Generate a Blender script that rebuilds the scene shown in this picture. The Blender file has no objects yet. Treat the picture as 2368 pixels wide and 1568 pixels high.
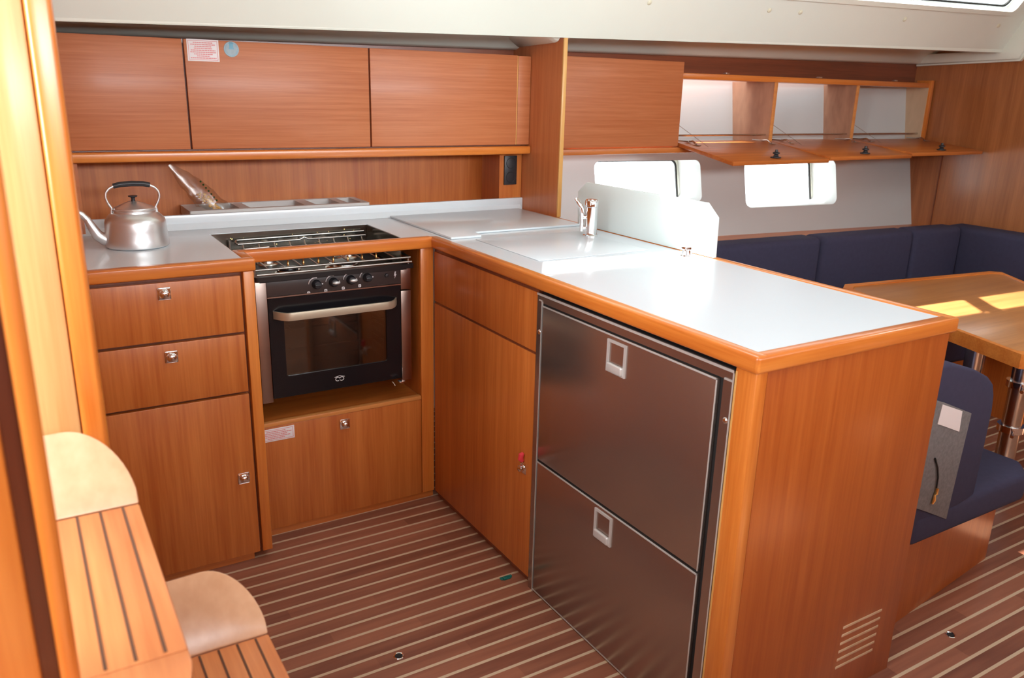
import bpy, bmesh, math, random
from mathutils import Vector, Matrix
from mathutils.geometry import tessellate_polygon
random.seed(4)
PI = math.pi
scn = bpy.context.scene
COL = scn.collection

# ------------------------------------------------------------------ camera
CAM = Vector((-1.1451, -2.3674, 1.3914))
yaw, pitch, roll = math.radians(31.5153), math.radians(16.9677), math.radians(1.4494)
fwd = Vector((math.sin(yaw)*math.cos(pitch), math.cos(yaw)*math.cos(pitch), -math.sin(pitch)))
r0 = Vector((math.cos(yaw), -math.sin(yaw), 0)); u0 = r0.cross(fwd)
rr = math.cos(roll)*r0 + math.sin(roll)*u0
uu = -math.sin(roll)*r0 + math.cos(roll)*u0
cd = bpy.data.cameras.new('camera'); cam = bpy.data.objects.new('camera', cd); COL.objects.link(cam)
M = Matrix((rr, uu, -fwd)).transposed().to_4x4(); M.translation = CAM
cam.matrix_world = M
cd.sensor_width = 23.6; cd.lens = 1891.35/2368*23.6; cd.clip_start = .02
cd.dof.use_dof = True; cd.dof.focus_distance = 2.35; cd.dof.aperture_fstop = 4.0
scn.camera = cam

# ------------------------------------------------------------------ light
scn.view_settings.view_transform = 'Standard'; scn.view_settings.look = 'None'
scn.view_settings.gamma = 1; scn.view_settings.use_curve_mapping = False
scn.view_settings.exposure = 0.1
w = bpy.data.worlds.new('sky'); scn.world = w; w.use_nodes = True
bg = w.node_tree.nodes['Background']; bg.inputs[0].default_value = (.86, .94, 1, 1); bg.inputs[1].default_value = 5.0
KX, KY = .35, -.745
sd = bpy.data.lights.new('sun', 'SUN'); sd.energy = 26; sd.angle = .009; sd.color = (1, .95, .86)
sun = bpy.data.objects.new('sun', sd); COL.objects.link(sun)
sun.rotation_euler = Vector((KX, KY, -1)).to_track_quat('-Z', 'Y').to_euler(); sun.location = (0, 3, 4)
def area(name, loc, target, sx, sy, e, col=(.93, .97, 1)):
    l = bpy.data.lights.new(name, 'AREA'); l.shape = 'RECTANGLE'; l.size = sx; l.size_y = sy; l.energy = e; l.color = col
    o = bpy.data.objects.new(name, l); COL.objects.link(o); o.location = loc
    o.rotation_euler = (Vector(target)-Vector(loc)).to_track_quat('-Z', 'Y').to_euler(); return o
area('companionway_top_daylight', (-1.75, -1.8, 2.02), (-1.2, -1.6, .6), .75, .75, 6)
area('companionway_door_daylight', (-2.36, -1.8, 1.6), (-.6, -.9, 1.75), .7, .75, 38)
area('galley_hatch_daylight', (.1, -1.0, 1.99), (.1, -1.0, 0), .5, .5, 1.8, (.74, .88, 1))
area('saloon_added_hatch_fill', (2.1, -1.5, 1.99), (2.1, -1.5, 0), .6, .6, 3)  # unseen saloon hatch, added with its lamp to brighten the interior
sw = area('starboard_window_daylight', (.2, -3.45, 1.70), (.2, 0, 1.85), 3.0, .25, 16)
sw.data.spread = math.radians(75)

# ------------------------------------------------------------------ materials
def lin(c): return tuple((x/12.92 if x <= .04045 else ((x+.055)/1.055)**2.4) for x in c)
def rgb(r, g, b): return lin((r/255, g/255, b/255)) + (1,)
def newmat(n):
    m = bpy.data.materials.new(n); m.use_nodes = True
    return m, m.node_tree.nodes, m.node_tree.links, m.node_tree.nodes['Principled BSDF']
def plain(n, c, rough=.5, metal=0, coat=0, var=0.05, scale=8, bump=0, spec=.5, trans=0, emit=None):
    m, N, L, b = newmat(n)
    b.inputs['Roughness'].default_value = rough; b.inputs['Metallic'].default_value = metal
    b.inputs['Coat Weight'].default_value = coat; b.inputs['Specular IOR Level'].default_value = spec
    if coat: b.inputs['Coat Roughness'].default_value = .12
    b.inputs['Transmission Weight'].default_value = trans
    tc = N.new('ShaderNodeTexCoord'); nz = N.new('ShaderNodeTexNoise'); nz.inputs['Scale'].default_value = scale
    nz.inputs['Detail'].default_value = 4
    L.new(tc.outputs['Object'], nz.inputs['Vector'])
    mx = N.new('ShaderNodeMix'); mx.data_type = 'RGBA'
    mx.inputs[6].default_value = tuple(x*(1-var) for x in c[:3])+(1,); mx.inputs[7].default_value = tuple(min(1, x*(1+var)) for x in c[:3])+(1,)
    L.new(nz.outputs[0], mx.inputs[0]); L.new(mx.outputs[2], b.inputs['Base Color'])
    if bump:
        bp = N.new('ShaderNodeBump'); bp.inputs['Strength'].default_value = bump; bp.inputs['Distance'].default_value = .002
        n2 = N.new('ShaderNodeTexNoise'); n2.inputs['Scale'].default_value = scale*30; L.new(tc.outputs['Object'], n2.inputs['Vector'])
        L.new(n2.outputs[0], bp.inputs['Height']); L.new(bp.outputs[0], b.inputs['Normal'])
    return m
def wood(n, c1, c2, axis='Z', rough=.38, coat=.25, across=38, along=1.3, fine=160):
    m, N, L, b = newmat(n)
    b.inputs['Roughness'].default_value = rough; b.inputs['Coat Weight'].default_value = coat; b.inputs['Coat Roughness'].default_value = .18
    tc = N.new('ShaderNodeTexCoord')
    def nz(ac, al, det, dist=0):
        mp = N.new('ShaderNodeMapping'); s = [ac, ac, ac]; s['XYZ'.index(axis)] = al; mp.inputs['Scale'].default_value = s
        L.new(tc.outputs['Object'], mp.inputs['Vector'])
        t = N.new('ShaderNodeTexNoise'); t.inputs['Scale'].default_value = 1; t.inputs['Detail'].default_value = det; t.inputs['Distortion'].default_value = dist
        L.new(mp.outputs[0], t.inputs['Vector']); return t
    a = nz(across, along, 5, .3); f = nz(fine, along*5, 2); g = nz(6, .6, 2)
    ad = N.new('ShaderNodeMath'); ad.operation = 'MULTIPLY_ADD'; ad.inputs[1].default_value = .55; L.new(a.outputs[0], ad.inputs[0])
    m2 = N.new('ShaderNodeMath'); m2.operation = 'MULTIPLY'; m2.inputs[1].default_value = .3; L.new(f.outputs[0], m2.inputs[0]); L.new(m2.outputs[0], ad.inputs[2])
    m3 = N.new('ShaderNodeMath'); m3.operation = 'MULTIPLY_ADD'; m3.inputs[1].default_value = .3; L.new(g.outputs[0], m3.inputs[0]); L.new(ad.outputs[0], m3.inputs[2])
    cr = N.new('ShaderNodeValToRGB'); cr.color_ramp.elements[0].position = .42; cr.color_ramp.elements[1].position = .72
    cr.color_ramp.elements[0].color = c1; cr.color_ramp.elements[1].color = c2
    L.new(m3.outputs[0], cr.inputs[0]); L.new(cr.outputs[0], b.inputs['Base Color'])
    bp = N.new('ShaderNodeBump'); bp.inputs['Strength'].default_value = .06; bp.inputs['Distance'].default_value = .001
    L.new(f.outputs[0], bp.inputs['Height']); L.new(bp.outputs[0], b.inputs['Normal'])
    return m
D1, D2 = rgb(176, 90, 32), rgb(206, 122, 56)
woodH = wood('veneer_grain_lengthwise', D1, D2, 'X')
woodV = wood('veneer_grain_upright', D1, D2, 'Z')
woodDV = wood('divider_veneer', rgb(184, 102, 54), rgb(206, 128, 78), 'Z', .4, .25, 50, 1.6, 260)
woodE = wood('shade_toned_veneer', rgb(160, 74, 22), rgb(184, 98, 38), 'Z', .34, .3, 34)  # same veneer toned darker: shade on end panel and bench base is in the colour
woodD = wood('locker_door_veneer', rgb(176, 98, 54), rgb(200, 124, 78), 'X', .5, .12, 95, 1.8, 380)
woodY = wood('veneer_grain_crosswise', D1, D2, 'Y')
E1, E2 = rgb(196, 102, 34), rgb(224, 138, 60)
edgeX = wood('solid_rim_wood_x', E1, E2, 'X', .3, .4, 25)
edgeY = wood('solid_rim_wood_y', E1, E2, 'Y', .3, .4, 25)
edgeZ = wood('solid_rim_wood_z', E1, E2, 'Z', .3, .4, 25)
G1, G2 = rgb(206, 150, 80), rgb(228, 180, 110)
lippingZ = wood('pale_lipping', G1, G2, 'Z', .4, .2)
lippingX = wood('pale_lipping_x', rgb(205, 130, 66), rgb(226, 154, 86), 'X', .4, .2)
gapshade = wood('shaded_gap_brown', rgb(92, 40, 18), rgb(112, 52, 26), 'Z')
darkwood = wood('dark_veneer', rgb(110, 56, 34), rgb(140, 74, 46), 'X')
postpale = wood('pale_post_wood', rgb(208, 146, 86), rgb(226, 172, 112), 'Z', .4, .3, 20)
teak = wood('tread_teak', rgb(196, 112, 62), rgb(226, 146, 88), 'Y', .4, .2, 18)
tabletop = wood('table_veneer', rgb(160, 104, 58), rgb(188, 128, 76), 'X', .3, .3, 30)
ply = wood('raw_plywood', rgb(158, 112, 88), rgb(196, 148, 118), 'Z', .6, 0, 9, 2.5, 40)
plypale = wood('pale_plywood', rgb(196, 164, 132), rgb(214, 184, 152), 'Z', .6, 0, 9, 2.5, 40)
sapele = wood('bulkhead_veneer', rgb(150, 88, 46), rgb(184, 114, 64), 'Z', .34, .3, 30)
white = plain('white_laminate', rgb(218, 225, 230), .32, coat=.4, var=.01)
board_white = plain('white_board', rgb(226, 236, 234), .4, var=.01)
liner = plain('cream_liner', rgb(234, 238, 226), .3, coat=.3, var=.015)
hullm = plain('hull_lining', rgb(204, 206, 204), .6, var=.02)
steel = plain('brushed_steel', (.62, .6, .57, 1), .22, 1, var=.06, scale=20)
darksteel = plain('smoke_stained_steel', (.22, .20, .17, 1), .2, 1, var=.3, scale=14)
rodsteel = plain('grate_steel', (.5, .48, .45, 1), .3, 1, var=.1)
tray = plain('dull_black_enamel', (.012, .011, .012, 1), .34, var=.1)
chrome = plain('chrome', (.85, .85, .86, 1), .07, 1, var=.01)
alu = plain('polished_aluminium', (.80, .81, .82, 1), .33, .88, var=.05, scale=12)
fridgem = plain('stainless_front', (.42, .34, .30, 1), .26, .9, var=.06, scale=3)
silver = plain('silver_trim', (.66, .65, .63, 1), .35, .45, var=.02)
champagne = plain('champagne_metal', (.66, .60, .46, 1), .38, .7, var=.02)
black = plain('black_enamel', (.009, .008, .010, 1), .2, var=.1, spec=.35)
blackp = plain('black_plastic', (.02, .02, .024, 1), .4, var=.1)
darkgap = plain('dark_rubber', (.01, .009, .009, 1), .7, var=.1)
ctrl = plain('control_panel_brown', (.045, .032, .03, 1), .35, var=.05)
pillarm = plain('cooker_side_metal', (.42, .33, .29, 1), .3, 1, var=.08, scale=15)
navy = plain('navy_fabric', rgb(68, 66, 88), .95, var=.12, scale=60, bump=.5, spec=.2)
felt = plain('grey_felt', rgb(128, 124, 124), 1, var=.3, scale=120, bump=.4, spec=.1)
paper = plain('white_paper', rgb(238, 232, 232), .6, var=.01)
redink = plain('red_print', rgb(226, 150, 150), .6, var=.02)
blueink = plain('blue_print', rgb(120, 180, 204), .6, var=.1)
greyblue = plain('grey_disc', rgb(160, 178, 186), .5, var=.2, scale=90)
markm = plain('white_marking', rgb(225, 220, 222), .5, var=.01)
capm = plain('screw_cap_plastic', rgb(226, 222, 196), .4, var=.02)
brass = plain('brass', (.8, .6, .25, 1), .25, 1, var=.05)
yellow = plain('yellow_flakes', rgb(236, 178, 40), .5, var=.2, scale=80)
green = plain('green_print', rgb(44, 96, 40), .6, var=.3, scale=60)
teal = plain('teal_tape', rgb(20, 110, 100), .6, var=.1)
redp = plain('red_plastic', rgb(220, 60, 70), .4, var=.05)
greyw = plain('grey_white_tray', rgb(206, 202, 198), .45, var=.02)
def clear(n, tint=(1, 1, 1, 1), gloss=.08, rough=.02):
    m, N, L, b = newmat(n)
    t = N.new('ShaderNodeBsdfTransparent'); t.inputs[0].default_value = tint
    g = N.new('ShaderNodeBsdfGlossy'); g.inputs['Roughness'].default_value = rough
    mx = N.new('ShaderNodeMixShader'); mx.inputs[0].default_value = gloss
    L.new(t.outputs[0], mx.inputs[1]); L.new(g.outputs[0], mx.inputs[2]); L.new(mx.outputs[0], N['Material Output'].inputs[0])
    return m
glass = clear('window_glass', (.96, .98, .98, 1), .04)
ovenglass = clear('smoked_oven_glass', (.34, .27, .2, 1), .16, .05)
film = clear('clear_film', (.93, .92, .9, 1), .14, .2)
def floor_mat():
    m, N, L, b = newmat('teak_and_holly_floor')
    b.inputs['Roughness'].default_value = .42; b.inputs['Coat Weight'].default_value = .15; b.inputs['Coat Roughness'].default_value = .25
    tc = N.new('ShaderNodeTexCoord'); sp = N.new('ShaderNodeSeparateXYZ'); L.new(tc.outputs['Object'], sp.inputs[0])
    def mt(op, a, bb=None):
        x = N.new('ShaderNodeMath'); x.operation = op
        for i, v in enumerate((a, bb)):
            if v is None: continue
            if isinstance(v, (int, float)): x.inputs[i].default_value = v
            else: L.new(v, x.inputs[i])
        return x.outputs[0]
    yy = mt('DIVIDE', mt('ADD', sp.outputs[1], .039+.0508*100), .0508)
    fr = mt('FRACT', mt('ADD', yy, .5)); dist = mt('ABSOLUTE', mt('SUBTRACT', fr, .5))
    strip = mt('LESS_THAN', dist, .088)
    idx = mt('FLOOR', yy)
    # plank colour by row and staggered length
    st = mt('FRACT', mt('MULTIPLY', idx, .37)); xx = mt('FLOOR', mt('ADD', mt('DIVIDE', sp.outputs[0], .62), st))
    cb = N.new('ShaderNodeCombineXYZ'); L.new(xx, cb.inputs[0]); L.new(idx, cb.inputs[1])
    wn = N.new('ShaderNodeTexWhiteNoise'); wn.noise_dimensions = '3D'; L.new(cb.outputs[0], wn.inputs['Vector'])
    mp = N.new('ShaderNodeMapping'); mp.inputs['Scale'].default_value = (3, 40, 1); L.new(tc.outputs['Object'], mp.inputs[0])
    nz = N.new('ShaderNodeTexNoise'); nz.inputs['Scale'].default_value = 1; nz.inputs['Detail'].default_value = 6; L.new(mp.outputs[0], nz.inputs['Vector'])
    mix = mt('ADD', mt('MULTIPLY', nz.outputs[0], .7), mt('MULTIPLY', wn.outputs['Value'], .35))
    cr = N.new('ShaderNodeValToRGB'); cr.color_ramp.elements[0].position = .25; cr.color_ramp.elements[1].position = .85
    cr.color_ramp.elements[0].color = rgb(114, 66, 50); cr.color_ramp.elements[1].color = rgb(168, 108, 82)
    L.new(mix, cr.inputs[0])
    m2 = N.new('ShaderNodeMix'); m2.data_type = 'RGBA'; L.new(strip, m2.inputs[0]); L.new(cr.outputs[0], m2.inputs[6]); m2.inputs[7].default_value = rgb(204, 180, 150)
    L.new(m2.outputs[2], b.inputs['Base Color'])
    return m
floorm = floor_mat()

# ------------------------------------------------------------------ builders
class MB:
    def __init__(s): s.bm = bmesh.new()
    def box(s, x0, x1, y0, y1, z0, z1, bev=0, seg=2):
        b2 = bmesh.new(); r = bmesh.ops.create_cube(b2, size=1)
        for v in b2.verts: v.co = Vector(((x0+x1)/2+v.co.x*(x1-x0), (y0+y1)/2+v.co.y*(y1-y0), (z0+z1)/2+v.co.z*(z1-z0)))
        if bev: bmesh.ops.bevel(b2, geom=b2.edges[:], offset=bev, segments=seg, affect='EDGES', profile=.5)
        s.add(b2); return s
    def add(s, b2, mat=None):
        if mat: bmesh.ops.transform(b2, matrix=mat, verts=b2.verts)
        me = bpy.data.meshes.new('t'); b2.to_mesh(me); b2.free(); s.bm.from_mesh(me); bpy.data.meshes.remove(me)
    def prism(s, poly, f, a, b, bev=0, seg=2):
        """poly of (u,v); f(u,v,w)->xyz; from w=a to w=b"""
        b2 = bmesh.new()
        va = [b2.verts.new(f(u, v, a)) for u, v in poly]; vb = [b2.verts.new(f(u, v, b)) for u, v in poly]
        n = len(poly); b2.faces.new(va); b2.faces.new(vb[::-1])
        for i in range(n): b2.faces.new((va[i], vb[i], vb[(i+1) % n], va[(i+1) % n]))
        bmesh.ops.recalc_face_normals(b2, faces=b2.faces)
        if bev: bmesh.ops.bevel(b2, geom=b2.edges[:], offset=bev, segments=seg, affect='EDGES', profile=.5)
        s.add(b2); return s
    def plate(s, outer, holes, f, a, b):
        loops = [outer]+holes; tri = tessellate_polygon([[Vector((u, v, 0)) for u, v in l] for l in loops])
        flat = [p for l in loops for p in l]; b2 = bmesh.new()
        va = [b2.verts.new(f(u, v, a)) for u, v in flat]; vb = [b2.verts.new(f(u, v, b)) for u, v in flat]
        for t in tri:
            try: b2.faces.new([va[i] for i in t]); b2.faces.new([vb[i] for i in reversed(t)])
            except ValueError: pass
        o = 0
        for l in loops:
            n = len(l)
            for i in range(n):
                j = (i+1) % n; b2.faces.new((va[o+i], vb[o+i], vb[o+j], va[o+j]))
            o += n
        bmesh.ops.recalc_face_normals(b2, faces=b2.faces)
        s.add(b2); return s
    def tube(s, pts, r, seg=10, cap=True):
        pts = [Vector(p) for p in pts]; rs = r if isinstance(r, (list, tuple)) else [r]*len(pts)
        b2 = bmesh.new(); rings = []; up = None
        for i, p in enumerate(pts):
            t = (pts[min(i+1, len(pts)-1)]-pts[max(i-1, 0)]).normalized()
            if up is None:
                up = t.orthogonal().normalized()
            else:
                up = (up-t*up.dot(t)).normalized()
            q = t.cross(up)
            rings.append([b2.verts.new(p+(up*math.cos(2*PI*k/seg)+q*math.sin(2*PI*k/seg))*rs[i]) for k in range(seg)])
        for a, c in zip(rings, rings[1:]):
            for k in range(seg): b2.faces.new((a[k], a[(k+1) % seg], c[(k+1) % seg], c[k]))
        if cap: b2.faces.new(rings[0][::-1]); b2.faces.new(rings[-1])
        bmesh.ops.recalc_face_normals(b2, faces=b2.faces)
        s.add(b2); return s
    def lathe(s, prof, c=(0, 0, 0), axis='Z', seg=32):
        """prof list of (r,h)"""
        b2 = bmesh.new(); rings = []
        for r, h in prof:
            if r < 1e-6: rings.append([b2.verts.new((0, 0, h))])
            else: rings.append([b2.verts.new((r*math.cos(2*PI*k/seg), r*math.sin(2*PI*k/seg), h)) for k in range(seg)])
        for a, d in zip(rings, rings[1:]):
            if len(a) == 1 and len(d) == 1: continue
            for k in range(seg):
                k2 = (k+1) % seg
                if len(a) == 1: b2.faces.new((a[0], d[k], d[k2]))
                elif len(d) == 1: b2.faces.new((a[k], a[k2], d[0]))
                else: b2.faces.new((a[k], a[k2], d[k2], d[k]))
        bmesh.ops.recalc_face_normals(b2, faces=b2.faces)
        m = {'Z': Matrix.Identity(4), 'Y': Matrix.Rotation(PI/2, 4, 'X'), 'X': Matrix.Rotation(-PI/2, 4, 'Y')}[axis]
        s.add(b2, Matrix.Translation(c) @ m); return s
    def build(s, name, mat, parent=None, smooth=True, angle=40):
        me = bpy.data.meshes.new(name)
        off = Vector((0, 0, 0))
        if parent is not None:
            off = Vector(parent['_o']) if '_o' in parent.keys() else off
            for v in s.bm.verts: v.co -= off
        s.bm.to_mesh(me); s.bm.free()
        if smooth:
            me.polygons.foreach_set('use_smooth', [True]*len(me.polygons))
            try: me.set_sharp_from_angle(angle=math.radians(angle))
            except Exception: pass
        me.materials.append(mat)
        o = bpy.data.objects.new(name, me); COL.objects.link(o)
        if parent is not None:
            o.parent = parent; o['_o'] = tuple(off)
        return o
def thing(name, label, cat, loc=(0, 0, 0), group=None):
    o = bpy.data.objects.new(name, None); COL.objects.link(o); o.location = loc; o.empty_display_size = .05
    o['label'] = label; o['category'] = cat; o['_o'] = tuple(loc)
    if group: o['group'] = group
    return o
def tag(o, label, cat, group=None):
    o['label'] = label; o['category'] = cat
    if group: o['group'] = group
    return o
def struct(o, label=None):
    o['kind'] = 'structure'
    if label: o['label'] = label
    return o
def rrect(u0, u1, v0, v1, r, seg=6):
    out = []
    for cx, cy, a0 in ((u1-r, v1-r, 0), (u0+r, v1-r, 90), (u0+r, v0+r, 180), (u1-r, v0+r, 270)):
        for k in range(seg+1):
            a = math.radians(a0+90*k/seg); out.append((cx+r*math.cos(a), cy+r*math.sin(a)))
    return out
XY = lambda u, v, w: (u, v, w)
XZ = lambda u, v, w: (u, w, v)
YZ = lambda u, v, w: (w, u, v)
def BX(*a, bev=0, seg=2): return MB().box(*a, bev=bev, seg=seg)

H, W, L = .93, .611, 1.375

# ================================================================== SETTING
struct(BX(-2.4, 3.25, -3.6, 1.2, -.04, 0).build('floor', floorm, smooth=False), 'dark wood floor with thin pale inlaid strips')
# hull side
def hullY(X, z):
    return (.42+.206*(z-.73) if z < 1.13 else .5024+.145*(z-1.13)) + .115*(3.2-X)
hf = lambda u, v, w: (u, (.42+.206*(v-.73)+.115*(3.2-u))+w, v)
holes = [rrect(1.17, 1.765, .885, 1.083, .03), rrect(2.035, 2.645, .845, 1.075, .035)]
struct(MB().plate([(.62, .2), (3.2, .2), (3.2, 1.13), (.62, 1.13)], holes, hf, 0, .16).build('wall_hull', hullm, angle=30), 'off-white hull lining with two portlights')
hf2 = lambda u, v, w: (u, (.5024+.145*(v-1.13)+.115*(3.2-u))+w, v)
struct(MB().plate([(.62, 1.13), (3.2, 1.13), (3.2, 1.66), (.62, 1.66)], [], hf2, 0, .05).build('wall_hull_upper', hullm), 'hull lining behind the lockers')
# portlights
for i, (u0, u1, v0, v1) in enumerate(((1.17, 1.765, .885, 1.083), (2.035, 2.645, .845, 1.075))):
    fr = MB().plate(rrect(u0-.05, u1+.03, v0-.05, v1+.03, .04), [rrect(u0-.03, u1-.014, v0-.03, v1-.012, .03)], hf, .161, .172).build('window_%d' % (i+1), liner)
    struct(fr, 'portlight in the hull side')
    MB().plate(rrect(u0-.031, u1-.012, v0-.031, v1-.011, .03), [rrect(u0-.025, u1-.020, v0-.025, v1-.018, .026)], hf, .158, .166).build('gasket', darkgap, fr)
    MB().plate(rrect(u0-.028, u1-.015, v0-.028, v1-.014, .026), [], hf, .164, .168).build('pane', glass, fr, smooth=False)
# far bulkhead
bh = [(-3.6, 0), (.9, 0), (.9, 1.7), (.1, 1.7), (-.2, 2.02), (-3.6, 2.02)]
struct(MB().prism(bh, YZ, 3.2, 3.25).build('wall_forward', sapele, smooth=False), 'forward wood veneer bulkhead of the saloon')
struct(BX(3.194, 3.2, .30, .304, .4, 1.16).build('trim_1', darkwood, smooth=False), 'thin vertical seam on the forward bulkhead')
fl = [(.56, 1.575), (-.018, 1.594), (-.03, 1.62), (-.26, 1.99), (-.12, 1.99), (.024, 1.734), (.074, 1.637), (.56, 1.625)]
struct(MB().prism(fl, YZ, 3.165, 3.2, bev=.006).build('trim_2', liner), 'cream liner flange around the forward bulkhead')
struct(MB().prism([(.53, 1.566), (-.02, 1.585), (-.04, 1.61), (-.275, 1.98), (-.262, 1.98), (-.03, 1.618), (-.012, 1.594), (.53, 1.574)], YZ, 3.18, 3.2).build('trim_3', liner), 'thin bead below the liner flange')
# dark strip above lockers
struct(BX(-1.1, 3.2, .538, .556, 1.476, 1.63).build('wall_strip', darkwood, smooth=False), 'dark wood strip above the lockers')
# divider bulkhead
dv = [(.199, .925), (.199, 1.572), (.215, 1.60), (.80, 1.60), (.80, .925)]
db = struct(MB().prism(dv, YZ, .611, .627).build('wall_divider', woodDV, smooth=False), 'partition bulkhead between galley and saloon lockers')
BX(.6105, .6275, .191, .1995, .932, 1.582, bev=.002).build('lipping', lippingZ, db)['label'] = 'pale yellow edge lipping'
# aft and starboard walls
struct(MB().plate([(-3.6, 0), (1.2, 0), (1.2, 2.02), (-3.6, 2.02)], [rrect(-2.17, -1.43, 1.2, 1.97, .03)], YZ, -2.44, -2.4).build('wall_aft', sapele, smooth=False))
struct(BX(-2.4, .63, .76, .80, 0, 1.7).build('wall_hull_galley', hullm, smooth=False))
struct(BX(-2.4, 3.2, -3.64, -3.6, 0, 1.62).build('wall_starboard', sapele, smooth=False))
struct(BX(-2.4, -1.12, .66, .70, 0, 1.7).build('wall_quarter', sapele, smooth=False))
# coachroof
def Ye(X): return .19-.046*(X-.61)
def Ze(X): return 1.583+(.018 if X > .61 else .026)*(X-.61)
pf = lambda u, v, w: (u, Ye(u)-.57*v+w*.87, Ze(u)+v+w*.5)
def wpoly(a, b, c, d, r=.02):
    """window with raked ends: bottom a..b, top c..d"""
    b0, t0 = .178, .318
    pts = [(a, b0), (b, b0), (d, t0), (c, t0)]; out = []
    for i, p in enumerate(pts):
        p = Vector(p); q = Vector(pts[i-1]); n = Vector(pts[(i+1) % 4])
        e1 = p+(q-p).normalized()*r; e2 = p+(n-p).normalized()*r
        for k in range(5):
            t = k/4; out.append(tuple((1-t)**2*e1+2*t*(1-t)*p+t*t*e2))
    return out
wins = [(-.19, 1.40, -.33, 1.235), (1.465, 3.03, 1.30, 3.05)]
st = [-2.4+.35*k for k in range(17)]
outer = [(-2.4, 0), (-.9, 0), (.61, 0), (1.6, 0), (3.2, 0), (3.2, .42), (1.6, .42), (.61, .42), (-.9, .42), (-2.4, .42)]
struct(MB().plate(outer, [wpoly(*q) for q in wins], pf, 0, .035).build('wall_coachroof', liner, angle=25), 'cream coachroof side with long windows')
for i, q in enumerate(wins):
    a, b, c, d = q; o2 = wpoly(a, b, c, d, .03)
    ctr = Vector((sum(p[0] for p in o2)/len(o2), sum(p[1] for p in o2)/len(o2)))
    big = []
    for p in o2:
        dx = .03 if p[0] > ctr.x else -.03; dy = .018 if p[1] > ctr.y else -.018
        big.append((p[0]+dx, p[1]+dy))
    fr = MB().plate(big, [o2], pf, -.012, 0).build('window_%d' % (i+3), liner)
    struct(fr, 'long coachroof window with cream frame')
    ins = [(p[0]+(-.012 if p[0] > ctr.x else .012), p[1]+(-.007 if p[1] > ctr.y else .007)) for p in o2]
    ins2 = [(p[0]+(-.009 if p[0] > ctr.x else .009), p[1]+(-.004 if p[1] > ctr.y else .004)) for p in o2]
    MB().plate(o2, [ins], pf, .036, .044).build('gasket', darkgap, fr)
    MB().plate(ins2, [], pf, .040, .044).build('pane', glass, fr, smooth=False)
# side deck underside with cove
def loft(sections, name, mat):
    b2 = bmesh.new(); R = [[b2.verts.new(p) for p in s] for s in sections]
    for a, c in zip(R, R[1:]):
        for k in range(len(a)-1): b2.faces.new((a[k], c[k], c[k+1], a[k+1]))
    bmesh.ops.recalc_face_normals(b2, faces=b2.faces)
    bmesh.ops.solidify(b2, geom=b2.faces[:], thickness=-.004)
    m = MB(); m.add(b2); return m.build(name, mat, angle=35)
def deck(X):
    y, z = Ye(X), Ze(X); yl = .545; zl = 1.546+.0145*(X-.87)
    return [(X, y-.004, z+.02), (X, y, z), (X, y+.012, z-.001), (X, y+.022, z+.012), (X, yl-.17, z+.018), (X, yl-.12, z+.014), (X, yl-.075, z-.004), (X, yl-.045, zl+.008), (X, yl-.02, zl), (X, yl-.004, zl+.002), (X, yl, zl+.04)]
struct(loft([deck(X) for X in (-2.4, -1.5, -.9, -.4, .1, .61, 1.2, 1.9, 2.6, 3.2)], 'ceiling_side_deck', liner), 'cream side deck liner with coved lip')
# flares of the liner at the divider
for s, x in ((-1, .609), (1, .629)):
    pts = [(.196, 1.592), (.206, 1.578), (.225, 1.560), (.245, 1.555), (.54, 1.545), (.54, 1.60), (.196, 1.60)]
    xx = lambda u, v, w, s=s, x=x: (x+s*w, u, v+w*.42)
    struct(MB().prism(pts, xx, 0, .075 if s < 0 else .03, bev=.004).build('trim_%d' % (5 if s < 0 else 6), liner), 'moulded cream end of the liner at the divider')
# flat deckhead
zc = 1.985
hatch = [rrect(-2.15, -1.35, -2.2, -1.4, .02), rrect(-.2, .4, -1.3, -.7, .04), rrect(1.75, 2.45, -1.85, -1.15, .04)]  # saloon opening is cut for its added lamp
struct(MB().plate([(-2.4, -3.6), (3.2, -3.6), (3.2, -.02), (-2.4, .16)], hatch, XY, zc, zc+.04).build('ceiling', liner, smooth=False), 'cream deckhead')
for i, hpoly in enumerate(hatch[1:]):
    o = MB().plate(hpoly, [], XY, zc+.02, zc+.026).build('window_%d' % (i+5), glass, smooth=False); struct(o)
struct(BX(-2.4, 3.2, -3.64, -3.6, 1.86, 2.02).build('wall_starboard_top', liner, smooth=False))
# screw caps
for k, (x, d) in enumerate(((.92, .116), (1.51, .116), (1.68, .116), (2.32, .115), (3.0, .114))):
    p = Vector(pf(x, d, 0)); m = MB(); m.lathe([(.0001, .007), (.006, .006), (.0095, .003), (.01, -.002)], (0, 0, 0), 'Z', 16)
    nrm = Vector((0, -.87, -.5)); bmesh.ops.transform(m.bm, matrix=Matrix.Translation(p) @ nrm.to_track_quat('Z', 'Y').to_matrix().to_4x4(), verts=m.bm.verts)
    nm = ['nearest the galley end', 'left of the close pair', 'right of the close pair', 'alone below the window', 'last before the forward bulkhead'][k]
    tag(m.build('screw_cap', capm), 'small cream screw cap on the coachroof side, '+nm, 'screw cap', 'screw caps on the coachroof side')

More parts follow.
